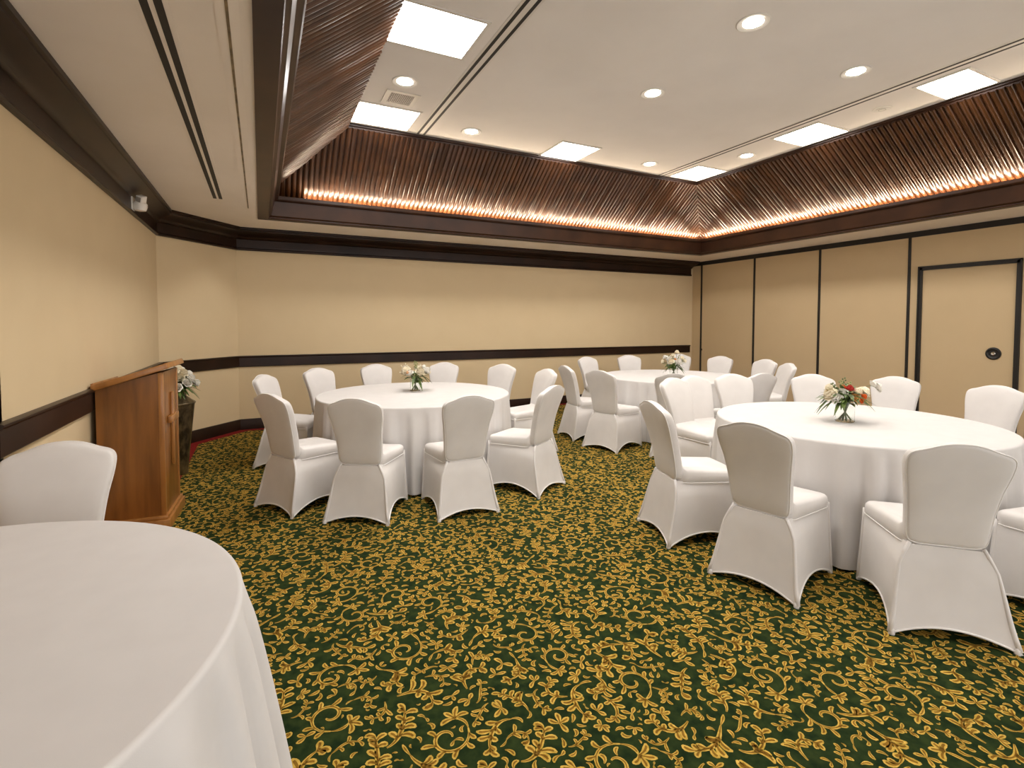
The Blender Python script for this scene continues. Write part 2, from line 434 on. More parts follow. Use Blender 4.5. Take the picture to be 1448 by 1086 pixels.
# smoke detector disc
e = empty('smoke_detector', (6.05, 3.2, ZU)); tag(e, 'flush round white detector disc between the right light panels', 'smoke detector')
MB().lathe([(.001, -.012), (.05, -.012), (.056, -.010), (.058, -.006), (.085, -.005), (.09, 0)], 32).build('cover', MAT['white_metal'], e, auto=.5)
MB().lathe([(.030, -.014), (.036, -.014), (.036, -.011), (.030, -.011)], 24, caps=False).build('ring', MAT['lens'], e)
# linear slot diffusers
def slots(x, y0, y1, z, gap, w, label, pale=False):
    e = empty('linear_slot_diffuser', (x, (y0+y1)/2, z)); tag(e, label, 'air slot')
    h = (y1-y0)/2; a = gap/2
    fr = MB()
    fr.box(-a+w/2, a-w/2, -h, h, -.004, 0); fr.box(-a-w/2-.022, -a-w/2, -h, h, -.003, 0); fr.box(a+w/2, a+w/2+.022, -h, h, -.003, 0)
    fr.build('frame', MAT['soffit'] if pale else MAT['white_metal'], e)
    for s_ in (-1, 1):
        MB().box(s_*a-w/2, s_*a+w/2, -h, h, -.005, 0).build('slot', MAT['slot'], e)
slots(1.795, UY0, UY1-.04, ZU, .075, .028, 'pair of dark linear slots along the left side of the raised ceiling')
slots(5.635, UY0, UY1-.04, ZU, .075, .028, 'pair of dark linear slots along the right side of the raised ceiling')
slots(-.380, -1., 6.17, ZC, .052, .032, 'pair of dark linear air slots in the beige soffit at upper left', True)
e = empty('access_strip', (-.105, 2.8, ZC)); tag(e, 'thin pale recessed strip in the soffit beside the dark wooden beam', 'ceiling strip')
MB().box(-.045, .045, -3.75, 3.75, -.003, 0).build('frame', MAT['soffit'], e)
MB().box(-.006, .006, -3.72, 3.72, -.005, -.003).build('slot', noisy(mat('slot_brass', (.2, .14, .07), .5), (.10, .07, .035), (.28, .2, .1), (9, 9, 9)), e)
# motion sensor on the left crown
e = empty('motion_sensor', (LX+.018, 5.86, 2.62)); tag(e, 'small white box sensor mounted on dark crown moulding near left corner', 'sensor')
MB().box(0, .012, -.055, .055, -.055, .065, bev=.004).build('back_plate', MAT['plastic'], e, auto=.5)
o = MB().lathe([(.02, -.05), (.045, -.045), (.058, -.01), (.058, .015), (.045, .03), (.02, .032)], 24).build('housing', MAT['plastic'], e, auto=.6); o.location = (.062, 0, -.01)
o = MB().box(-.03, .03, -.036, .036, -.036, .036, bev=.008).build('head', MAT['plastic'], e, auto=.5); o.location = (.075, -.03, .045); o.rotation_euler = (.3, .35, -.4)
o2 = MB().box(-.022, .022, -.003, .003, -.022, .022, bev=.002).build('lens', MAT['lens'], o); o2.location = (0, -.036, 0)

# ------------------------------------------------------------------ carpet
def ribbon(pts, wid):
    pts = np.asarray(pts, float); t = np.gradient(pts, axis=0); t /= np.linalg.norm(t, axis=1)[:, None]+1e-9
    n = np.c_[-t[:, 1], t[:, 0]]; w = np.asarray(wid)[:, None]/2
    return pts-n*w, pts+n*w
class Motif:
    def __init__(s): s.r = []
    def rib(s, pts, wid, mi): s.r.append((np.asarray(pts, float), np.asarray(wid, float), mi))
def lobe(M_, p, ang, L, curl, W, seg=6):
    t = np.linspace(0, 1, seg+1); a = ang+curl*t**1.5; ds = L/seg
    pts = [np.array(p, float)]
    for i in range(seg): pts.append(pts[-1]+ds*np.array([math.cos(a[i+1]), math.sin(a[i+1])]))
    pts = np.array(pts); w = W*(.28+.85*np.sin(PI*np.clip(t, 0, 1)**1.5)**.9); w[-1] = W*.34
    M_.rib(pts, w, 0)
    k = slice(0, seg); M_.rib(pts[k], w[k]*.36, 1)
    return pts[-1]
def acanthus(R, L=.15, pairs=3):
    m = Motif(); c = R.uniform(.8, 2.6)*R.choice((-1, 1)); t = np.linspace(0, 1, 13); a = c*(t-.4)+R.uniform(.5, 1)*np.sin(t*5)*.3
    pts = np.zeros((13, 2))
    for i in range(12): pts[i+1] = pts[i]+L/12*np.array([math.cos(a[i]), math.sin(a[i])])
    m.rib(pts, L*(.035+.075*np.sin(PI*t)**1.0), 0); m.rib(pts, L*(.012+.026*np.sin(PI*t)), 1)
    sg = 1 if c > 0 else -1
    for k in range(pairs):
        i = int(3+8*k/max(1, pairs-1)) if pairs > 1 else 6
        for s_ in (-1, 1):
            if R.random() < .12: continue
            ii = min(12, i+(R.random() < .5))
            lobe(m, pts[ii], a[ii]+s_*R.uniform(.35, .75), L*R.uniform(.26, .40)*(1-.10*k)*(1.2 if s_ != sg else .9), s_*R.uniform(.4, 2.0), L*R.uniform(.115, .145))
    lobe(m, pts[-1], a[-1], L*.30, sg*R.uniform(.5, 2.2), L*.13)
    if R.random() < .5: lobe(m, pts[0], a[0]+PI+R.uniform(-.5, .5), L*.35, R.uniform(-2, 2), L*.07)
    return m
def scroll(R, r0=.075):
    m = Motif(); turn = R.uniform(.95, 1.3)*2*PI; sg = R.choice((-1, 1)); n = 26; t = np.linspace(0, 1, n)
    rr = r0*(1-.80*t**.8); th = sg*turn*t
    pts = np.c_[rr*np.cos(th), rr*np.sin(th)]
    m.rib(pts, .006+.009*np.sin(PI*t)**.7, 0); m.rib(pts[1:-1], (.002+.003*np.sin(PI*t))[1:-1], 1)
    for k in (1, 3, 5, 8, 11, 14):
        tg = pts[k+1]-pts[k]; a = math.atan2(tg[1], tg[0])
        lobe(m, pts[k], a-sg*R.uniform(.3, .9), r0*R.uniform(.45, .75), -sg*R.uniform(.2, 1.6), r0*.22)
    # tail with leaves
    a = math.atan2(-(pts[1]-pts[0])[1], -(pts[1]-pts[0])[0]); e_ = lobe(m, pts[0], a, r0*.9, sg*R.uniform(-1.4, -.4), r0*.15)
    for q in (-1.1, -.45, .2, .9): lobe(m, e_, a-sg*.5+q, r0*R.uniform(.5, .75), q*1.3, r0*.24)
    return m
def blossom(R, L=.034):
    m = Motif(); n = R.choice((3, 4, 5)); a0 = R.uniform(0, 6)
    for k in range(n):
        lobe(m, (0, 0), a0+k*2*PI/n*.8+R.uniform(-.2, .2), L*R.uniform(.8, 1.2), R.uniform(-1, 1), L*.42, 5)
    return m
def comma(R, L=.036):
    m = Motif(); e_ = lobe(m, (0, 0), 0, L, R.choice((-1, 1))*R.uniform(.8, 2.4), L*.34, 6)
    if R.random() < .5: lobe(m, (0, 0), R.uniform(1.5, 4.5), L*.7, R.uniform(-1.5, 1.5), L*.32, 5)
    return m
def speck(R): return comma(R, .020)
def make_tile(T=1.5, cell=.004):
    R = random.Random(11); N = int(T/cell); occ = np.zeros((N, N), bool); quads = []; mats = []
    def samples(m, pad):
        out = []
        for pts, w, mi in m.r:
            if mi: continue
            a, b = ribbon(pts, w+2*pad)
            for f in np.linspace(0, 1, 6): out.append(a*(1-f)+b*f)
        return np.concatenate(out)
    plan = [(lambda: scroll(R, R.uniform(.068, .09)), 500, .004), (lambda: acanthus(R, R.uniform(.14, .19), 4), 2200, .0025), (lambda: acanthus(R, R.uniform(.09, .125), 3), 4000, .003),
            (lambda: blossom(R, R.uniform(.036, .050)), 3500, .004), (lambda: comma(R, R.uniform(.034, .050)), 4000, .004), (lambda: speck(R), 3000, .005)]
    for kind, (gen, tries, pad) in enumerate(plan):
        placed = 0; cap = (12, 84, 180, 190, 150, 60)[kind]
        for _ in range(tries):
            m = gen(); a = R.uniform(0, 2*PI); c = np.array([R.uniform(0, T), R.uniform(0, T)])
            Rm = np.array([[math.cos(a), math.sin(a)], [-math.sin(a), math.cos(a)]])
            sm = samples(m, pad) @ Rm + c
            ij = np.floor(sm/cell).astype(int) % N
            if occ[ij[:, 0], ij[:, 1]].any(): continue
            placed += 1
            sm2 = samples(m, 0) @ Rm + c; ij = np.floor(sm2/cell).astype(int) % N; occ[ij[:, 0], ij[:, 1]] = True
            for pts, w, mi in m.r:
                A, B = ribbon(pts, w); A = A @ Rm+c; B = B @ Rm+c
                for i in range(len(A)-1):
                    quads.append((A[i], A[i+1], B[i+1], B[i])); mats.append(mi)
            if placed >= cap: break
    return np.array(quads), np.array(mats)
Q, QM = make_tile()
T = 1.5
BI = [(-.72, NY), (-.72, 7.34), (-.20, 7.955), (RX-.28, 7.955), (RX-.28, NY)]     # inner edge of the red border
def inside(P):
    x, y = P[:, 0], P[:, 1]
    ok = (x > BI[0][0]) & (x < BI[3][0]) & (y < 7.955) & (y > -.6)
    (x0, y0), (x1, y1) = BI[1], BI[2]
    return ok & ((x1-x0)*(y-y0)-(y1-y0)*(x-x0) < 0)
allq = []; allm = []
cfx, cfy = math.sin(YAW), math.cos(YAW)
for ti in range(-2, 7):
    for tj in range(-1, 6):
        q = Q+np.array([ti*T+.3, tj*T+.2]); c = q.mean(1)
        fw = c[:, 0]*cfx+c[:, 1]*cfy; rt = c[:, 0]*cfy-c[:, 1]*cfx
        k = inside(c) & (fw > 1.1) & (np.abs(rt) < fw*1.15+1.0)
        allq.append(q[k]); allm.append(QM[k])
allq = np.concatenate(allq); allm = np.concatenate(allm); nq = len(allq)
co = np.zeros((nq*4, 3)); co[:, :2] = allq.reshape(-1, 2); co[:, 2] = np.repeat(np.where(allm == 0, .0009, .0014), 4)
gz = 0.0
ground = [(x, y, gz) for x, y in BI]
OUT = [(LX-1.4, NY), (LX-1.4, CHY+.05), (CHX-.05, BY+.1), (RX+.15, BY+.1), (RX+.15, NY)]
ground += [(x, y, gz) for x, y in OUT]
loops = [list(range(5))[::-1]] + [[i, i+1, 5+i+1, 5+i] for i in range(4)]
gmat = [0, 3, 3, 3, 3]
nv = nq*4; verts = np.concatenate([co, np.array(ground)]).astype(np.float32)
me = bpy.data.meshes.new('floor'); me.vertices.add(len(verts)); me.vertices.foreach_set('co', verts.ravel())
lv = np.arange(nq*4); ls = np.arange(nq)*4; lt = np.full(nq, 4)
gl = []; gs = []; gt = []; pos = nq*4
for L_ in loops: gl += [nv+i for i in L_]; gs.append(pos); gt.append(len(L_)); pos += len(L_)
me.loops.add(pos); me.loops.foreach_set('vertex_index', np.concatenate([lv, np.array(gl)]).astype(np.int32))
me.polygons.add(nq+len(loops)); me.polygons.foreach_set('loop_start', np.concatenate([ls, gs]).astype(np.int32))
me.polygons.foreach_set('loop_total', np.concatenate([lt, gt]).astype(np.int32))
for k in ('carpet_green', 'carpet_gold', 'carpet_bronze', 'carpet_red'): me.materials.append(MAT[k])
me.polygons.foreach_set('material_index', np.concatenate([allm+1, gmat]).astype(np.int32))
me.polygons.foreach_set('use_smooth', np.zeros(len(me.polygons), bool)); me.update(calc_edges=True); me.validate()
fo = bpy.data.objects.new('floor', me); COL.objects.link(fo); structure(fo)
print('carpet quads', nq)

# ------------------------------------------------------------------ banquet chair
def spline(pts, n):
    out = []; m = len(pts)
    for i in range(m-1):
        p0 = np.array(pts[max(i-1, 0)], float); p1 = np.array(pts[i], float); p2 = np.array(pts[i+1], float); p3 = np.array(pts[min(i+2, m-1)], float)
        for k in range(n):
            t = k/n; out.append(.5*((2*p1)+(-p0+p2)*t+(2*p0-5*p1+4*p2-p3)*t*t+(-p0+3*p1-3*p2+p3)*t**3))
    out.append(np.array(pts[-1], float)); return np.array(out)
def sstep(a, b, x):
    t = max(0, min(1, (x-a)/(b-a))); return t*t*(3-2*t)
def back_y(z):                 # centre plane of the back, leaning away from the table as it rises
    t = (z-.43)/.52; return .125-.115*t-.025*t*t+.015*math.sin(PI*t)
def backrest_mesh():
    half = spline([(0, .425), (.10, .425), (.135, .431), (.158, .450), (.166, .50), (.173, .60), (.188, .72), (.203, .80), (.208, .860), (.201, .890), (.180, .908),
                   (.138, .922), (.085, .943), (.04, .953), (0, .955)], 4)
    out = [(x, z) for x, z in half] + [(-x, z) for x, z in half[::-1][1:-1]]
    n = len(out); cz = .69; mb = MB(); vs = []; fs = []
    levels = [(-1, .55), (-1, .80), (-1, .92), (-.92, .975), (-.55, 1.0), (.55, 1.0), (.92, .975), (1, .92), (1, .80), (1, .55)]
    for sgn, sc_ in levels:
        for x, z in out:
            zz = cz+(z-cz)*(sc_ if sc_ > .9 else (sc_*.5+.5*.92 if False else sc_))
            xx = x*sc_; th = .030+(.006 if abs(sgn) == 1 and sc_ < .85 else 0)
            vs.append((xx, back_y(zz)+sgn*th, zz))
    for k in range(len(levels)-1):
        for i in range(n):
            j = (i+1) % n; fs.append((k*n+i, k*n+j, (k+1)*n+j, (k+1)*n+i))
    b0 = len(vs)
    for s_, k in ((-1, 0), (1, len(levels)-1)):
        ctr = len(vs); vs.append((0, back_y(cz)+s_*.038, cz))
        for i in range(n): fs.append((k*n+i, k*n+(i+1) % n, ctr))
    return mb.add(vs, fs)
def back_piping():
    half = spline([(0, .425), (.10, .425), (.135, .431), (.158, .450), (.166, .50), (.173, .60), (.188, .72), (.203, .80), (.208, .860), (.201, .890), (.180, .908),
                   (.138, .922), (.085, .943), (.04, .953), (0, .955)], 3)
    out = [(x, z) for x, z in half] + [(-x, z) for x, z in half[::-1][1:-1]]
    return MB().tube([(x*.992, back_y(z)-.024, .69+(z-.69)*.994) for x, z in out], .0035, 5, closed=True)
def rrect(hx, y0, y1, r, n=5):
    pts = []
    for cx_, cy_, a0 in ((hx-r, y1-r, 0), (-hx+r, y1-r, PI/2), (-hx+r, y0+r, PI), (hx-r, y0+r, 1.5*PI)):
        for k in range(n+1):
            a = a0+PI/2*k/n; pts.append((cx_+r*math.cos(a), cy_+r*math.sin(a)))
    return pts
def seat_mesh():
    mb = MB(); vs = []; fs = []
    lv = [(.408, -.006), (.412, 0), (.450, .003), (.468, 0), (.479, -.010), (.485, -.026), (.4865, -.045), (.488, -.07), (.490, -.10), (.492, -.15)]
    n = None
    for z, g_ in lv:
        ring = rrect(.214+g_, .125-g_*.5, .562+g_, max(.055+g_, .01), 6); n = len(ring)
        vs += [(x*(1-.24*(1-(y-.125)/.44)), y, z+(.10*max(0, 1-(y-.10)/.13)**2 if z > .46 else 0)) for x, y in ring]
    for k in range(len(lv)-1):
        for i in range(n):
            j = (i+1) % n; fs.append((k*n+i, k*n+j, (k+1)*n+j, (k+1)*n+i))
    fs.append(tuple(range(n-1, -1, -1))); fs.append(tuple((len(lv)-1)*n+i for i in range(n)))
    return mb.add(vs, fs)
def seat_piping():
    ring = rrect(.215, .125, .563, .055, 6)
    return MB().tube([(x*(1-.24*(1-(y-.125)/.44)), y, .411) for x, y in ring if True], .0035, 5, closed=True)
FOOT = [(.222, .575), (-.222, .575), (-.248, .0), (.248, .0)]       # front right, front left, rear left, rear right
TOPC = [(.205, .556), (-.205, .556), (-.150, .092), (.150, .092)]
def skirt_points():
    """closed rings; each side runs corner to corner, with hem arch"""
    S = 14; rings = []; K = 14
    for k in range(K+1):
        t = k/K                                    # 0 top, 1 hem
        ring = []
        for c in range(4):
            a0, a1 = TOPC[c], TOPC[(c+1) % 4]; b0, b1 = FOOT[c], FOOT[(c+1) % 4]
            for i in range(S):
                u = i/S
                arch = math.sin(PI*u)**.8 if 0 < u < 1 else 0
                hemz = (.050 if c in (0, 2) else .075)*arch
                ztop = .418
                z = ztop+(hemz-ztop)*t+ .004
                h = (ztop+.004-z)/ztop                # how far down in real height
                if c in (2,): e_ = h**1.15
                e_ = h**(1.25 if True else 1)
                x = (a0[0]+(a1[0]-a0[0])*u)*(1-e_)+(b0[0]+(b1[0]-b0[0])*u)*e_
                y = (a0[1]+(a1[1]-a0[1])*u)*(1-e_)+(b0[1]+(b1[1]-b0[1])*u)*e_
                hip = .030*sstep(0, .22, h)*(1-.8*sstep(.25, 1, h)); wr = max(0, min(1, (.556-y)/.46))
                x += hip*wr*(1 if x > 0 else -1)*min(1, abs(x)/.12); y -= .008*sstep(0, .2, h)*(1-h)*wr
                # stretched cloth is pulled in between the legs
                cx_, cy_ = 0, .33
                pull = .022*arch*sstep(0, 1, h)*(1 if c != 0 else .6)
                nx = ((0, 1), (-1, 0), (0, -1), (1, 0))[c]
                x -= nx[0]*pull; y -= nx[1]*pull
                # soft bulge under the seat at top
                ring.append((x, y, z))
        rings.append(ring)
    return rings
def skirt_mesh():
    rings = skirt_points(); n = len(rings[0]); vs = [p for r in rings for p in r]; fs = []
    for k in range(len(rings)-1):
        for i in range(n):
            j = (i+1) % n; fs.append((k*n+i, k*n+j, (k+1)*n+j, (k+1)*n+i))
    mb = MB().add(vs, fs)
    # top closing cap
    mb.add([p for p in rings[0]], [tuple(range(n))])
    return mb
def make_chair():
    e = empty('banquet_chair')
    backrest_mesh().build('backrest', MAT['spandex'], e, smooth=True)
    bp_ = [c for c in kids(e)][0]
    back_piping().build('piping', MAT['piping'], bp_, smooth=True)
    st = seat_mesh().build('seat', MAT['spandex'], e, auto=.9)
    seat_piping().build('piping', MAT['piping'], st, smooth=True)
    sk = skirt_mesh().build('cover_skirt', MAT['spandex'], e, auto=1.1)
    rings = skirt_points()
    MB().tube(rings[-1], .0055, 6, closed=True).build('hem', MAT['piping'], sk, smooth=True)
    for c in range(4):
        fx, fy = FOOT[c]; tx, ty = TOPC[c]
        mb = MB(); pts = []; rd = []
        for k in range(9):
            h = k/8; e_ = h**1.25
            hp = (.030*sstep(0, .22, h)*(1-.8*sstep(.25, 1, h)) if c > 1 else 0)*(1 if tx > 0 else -1)
            pts.append(((tx*(1-e_)+fx*e_+hp)*.985, (ty*(1-e_)+fy*e_-.3)*.985+.3, .42*(1-h)+.012)); rd.append(.009+.003*h)
        mb.tube(pts, rd, 10)
        mb.lathe([(.006, .0), (.013, .0), (.014, .006), (.012, .022), (.006, .03)], 14, (fx*.975, (fy-.3)*.98+.3, .0))
        mb.build('covered_leg', MAT['spandex'], e, smooth=True)
    return e
chair_proto = make_chair()
chair_used = [False]
def place_chair(x, y, tx, ty, label, group, dz=0, turn=0, scale=1):
    if not chair_used[0]: o = chair_proto; chair_used[0] = True
    else: o = copy_tree(chair_proto)
    a = math.atan2(ty-y, tx-x)-PI/2+turn
    o.location = (x, y, dz); o.rotation_euler = (0, 0, a)
    tag(o, label, 'chair', group)
    return o

# ------------------------------------------------------------------ tables
def cloth_mesh(R_, seed, flare=.028, amp=.040, hem=.015, n=33, H_=.77):
    R = random.Random(seed); NA = 420; NZ = 26
    ph = [R.uniform(0, 6.28) for _ in range(8)]
    def fold(a):
        w = a+.10*math.sin(3*a+ph[0])+.06*math.sin(7*a+ph[1])
        v = math.sin(n*w+ph[2]); v = math.copysign(abs(v)**.8, v)
        am = .6+.4*math.sin(5*a+ph[3])*math.sin(2*a+ph[4])
        return v*am+.25*math.sin(2.3*n*w+ph[5])*.5
    vs = [(0, 0, H_)]; fs = []
    rings = []
    for r in (.3, .6, .85, .95, .985): rings.append([(R_*r*math.cos(2*PI*i/NA), R_*r*math.sin(2*PI*i/NA), H_) for i in range(NA)])
    for q in (0, .25, .5, .75, 1):
        rings.append([((R_-.012+.014*math.sin(q*PI/2))*math.cos(2*PI*i/NA), (R_-.012+.014*math.sin(q*PI/2))*math.sin(2*PI*i/NA), H_-.014+.014*math.cos(q*PI/2)) for i in range(NA)])
    for k in range(1, NZ+1):
        t = k/NZ; z = H_-.014+(hem-(H_-.014))*t; ring = []
        for i in range(NA):
            a = 2*PI*i/NA; fv = fold(a)
            A = amp*(t**.55)*sstep(0, .25, t+.10)
            r = R_+.003+flare*t**.9+A*fv
            ring.append((r*math.cos(a), r*math.sin(a), z+(.006*fv if k == NZ else 0)))
        rings.append(ring)
    for r in rings: vs += r
    for i in range(NA): fs.append((0, 1+i, 1+(i+1) % NA))
    for k in range(len(rings)-1):
        for i in range(NA):
            j = (i+1) % NA; b = 1+k*NA; c = 1+(k+1)*NA; fs.append((b+i, b+j, c+j, c+i))
    return MB().add(vs, fs)
def make_table(x, y, R_, label, clabel, seed, **kw):
    e = empty('round_table', (x, y, 0)); tag(e, label, 'table', 'round banquet tables')
    MB().lathe([(.01, .742), (R_-.03, .742), (R_-.015, .748), (R_-.015, .762), (R_-.02, .766), (.01, .766)], 64).build('tabletop', MAT['table_wood'], e, auto=.5)
    for s_ in (-1, 1):
        for q in (-1, 1):
            MB().tube([(s_*.42, q*.38, 0.012), (s_*.42, q*.38, .742)], .016, 10).build('leg', MAT['steel'], e, smooth=True)
        MB().tube([(s_*.42, -.38, .3), (s_*.42, .38, .3)], .011, 8).build('brace', MAT['steel'], e, smooth=True)
    c = cloth_mesh(R_, seed, **kw).build('tablecloth', MAT['cloth'], smooth=True, loc=(x, y, 0))
    tag(c, clabel, 'tablecloth', 'round white tablecloths')
    return c
C1, R1 = (1.463, 5.26), .993
C2, R2 = (5.19, 5.40), .967
C3, R3 = (4.00, 2.28), .935
C4, R4 = (-.952, 1.55), .895
make_table(*C1, R1, 'round table under a white cloth, left of centre, with white rose vase on it', 'white floor-length cloth on the left-of-centre table before the back wall', 1)
make_table(*C2, R2, 'round table under a white cloth, farthest one, beside the partition wall corner', 'white cloth on the farthest table near the back right corner', 2)
make_table(*C3, R3, 'round table under a white cloth at right, with red and orange flower vase', 'white cloth with deep folds on the large right-hand table', 3, amp=.042, flare=.032)
cl4 = make_table(*C4, R4, 'round table under a bare white cloth in the near left corner', 'white cloth without centrepiece on the near left table, cut by the frame', 4, amp=.045, flare=.09, n=26, hem=.11)
# sewn crease on the near cloth
MB().tube([(-.42+.02*math.sin(k*.9)+k*.048, .52+k*.022+.0, .7702) for k in range(9)], .0022, 6).build('crease', MAT['cloth'], cl4, smooth=True)

def chairs(C, Rt, lst, group):
    for (x, y, label) in lst:
        # keep the seat clear of the cloth, sliding only along the line of sight
        dmin = Rt+.65; k = 0
        d0 = Vector((x-C[0], y-C[1])); ray = Vector((x, y)).normalized()
        sgn = 1 if d0.dot(ray) > 0 else -1
        while (Vector((x-C[0], y-C[1]))).length < dmin and k < 60:
            x += ray.x*sgn*.01; y += ray.y*sgn*.01; k += 1
        place_chair(x, y, C[0], C[1], label, group)
chairs(C1, R1, [
    (.06, 4.50, 'white covered chair at left front of left-of-centre table, back turned left'),
    (.61, 3.85, 'white covered chair seen from behind, left of the two in front of left-of-centre table'),
    (1.45, 3.67, 'white covered chair seen from behind, right of the two in front of left-of-centre table'),
    (2.42, 4.02, 'white covered chair in side view at right front of left-of-centre table'),
    (3.00, 5.12, 'white covered chair right of left-of-centre table, half hidden behind the side-view chair'),
    (2.93, 6.19, 'white covered chair behind left-of-centre table at its back right'),
    (2.32, 6.84, 'white covered chair behind left-of-centre table, just right of the white roses'),
    (1.39, 6.95, 'white covered chair behind left-of-centre table, just left of the white roses'),
    (.61, 6.50, 'white covered chair at back left of left-of-centre table, facing the camera'),
    (.02, 5.60, 'white covered chair at far left of left-of-centre table, behind the front left one')], 'chairs around the left-of-centre table')
chairs(C2, R2, [
    (3.74, 5.88, 'white covered chair in side view at far left of the farthest table'),
    (3.58, 4.88, 'white covered chair at front left of the farthest table, whole back and skirt visible'),
    (4.75, 6.82, 'white covered chair behind the farthest table, leftmost of those facing the camera'),
    (5.79, 7.04, 'white covered chair behind the farthest table, left of its flowers'),
    (6.81, 6.88, 'white covered chair behind the farthest table, partly hidden by its flowers'),
    (7.00, 6.12, 'white covered chair behind the farthest table against first partition panel'),
    (7.00, 5.26, 'white covered chair right of the farthest table, against second partition panel'),
    (6.25, 4.36, 'white covered chair at right of the farthest table, seen edge-on'),
    (5.08, 3.86, 'white covered chair seen from behind at right front of the farthest table'),
    (4.09, 4.20, 'white covered chair seen from behind at front of the farthest table, below its vase')], 'chairs around the farthest table')
def T3p(deg, r=1.56): return (C3[0]+r*math.cos(math.radians(deg)), C3[1]+r*math.sin(math.radians(deg)))
chairs(C3, R3, [
    (2.53, 2.80, 'white covered chair in side view at the left end of the right-hand table'),
    (2.45, 1.91, 'white covered chair seen from behind, left of the two in front of right-hand table'),
    (3.00, 1.20, 'white covered chair seen from behind, right of the two, largest in the photo'),
    (*T3p(-101, 1.62), 'white covered chair cut by the right frame edge, only seat and skirt visible, nearer one'),
    (*T3p(-33, 1.60), 'white covered chair cut by the right frame edge, only its seat side visible, farther one'),
    (5.84, 2.09, 'white covered chair behind the right-hand table, farthest right, in front of the pass door'),
    (5.90, 2.92, 'white covered chair behind the right-hand table, right of the colourful flowers'),
    (5.36, 3.45, 'white covered chair behind the right-hand table, left of the colourful flowers'),
    (4.61, 3.86, 'white covered chair facing the camera at the back left of the right-hand table'),
    (4.087, 3.925, 'white covered chair wedged between two others at the left back of right-hand table'),
    (3.44, 3.54, 'white covered chair in side view behind the leftmost chair of the right-hand table')], 'chairs around the right-hand table')
place_chair(-.833, 2.975, -.90, 1.55, 'white covered chair at the near left table, in front of the wooden lectern', 'chairs around the near left table')

# ------------------------------------------------------------------ flowers
def petal(mb, c, ax, a, rad, cup, size, mi):
    """cupped petal around axis ax at c"""
    ax = Vector(ax).normalized(); t = ax.cross(Vector((.3, .2, 1))).normalized() if abs(ax.z) < .95 else Vector((1, 0, 0)); b = ax.cross(t)
    d = t*math.cos(a)+b*math.sin(a); s_ = ax.cross(d)
    vs = []; n = 4
    for i in range(n+1):
        v = i/n; out = rad*(math.sin(v*1.7)); up = size*(v*math.cos(cup*v))*1.1
        w = size*.62*math.sin(PI*(.12+.74*v))
        for j in range(5):
            u = (j-2)/2; vs.append(Vector(c)+d*(out-abs(u)**2*rad*.25)+ax*up+s_*u*w)
    fs = [(i*5+j, i*5+j+1, (i+1)*5+j+1, (i+1)*5+j) for i in range(n) for j in range(4)]
    mb.add(vs, fs, mi)
def rose(c, ax, size, matk, parent, name='rose', rnd=random):
    mb = MB(); a0 = rnd.uniform(0, 6)
    for ring, (n, rad, cup) in enumerate(((6, .95, 1.15), (5, .72, .8), (5, .46, .5), (3, .22, .2))):
        for k in range(n): petal(mb, c, ax, a0+ring*.5+k*2*PI/n, size*rad, cup, size*(.85+.08*ring), 0)
    o = mb.build(name, MAT[matk], parent, smooth=True); return o
def leaf_blade(mb, p, d, L, W, droop=.3):
    p = Vector(p); d = Vector(d).normalized(); s_ = d.cross(Vector((0, 0, 1)));
    if s_.length < .01: s_ = Vector((1, 0, 0))
    s_.normalize(); vs = []; n = 5
    for i in range(n+1):
        v = i/n; c = p+d*L*v+Vector((0, 0, -droop*L*v*v)); w = W*math.sin(PI*(.06+.9*v))
        vs += [c-s_*w+Vector((0, 0, .2*w)), c, c+s_*w+Vector((0, 0, .2*w))]
    fs = [(3*i+j, 3*i+j+1, 3*i+3+j+1, 3*i+3+j) for i in range(n) for j in range(2)]
    mb.add(vs, fs)
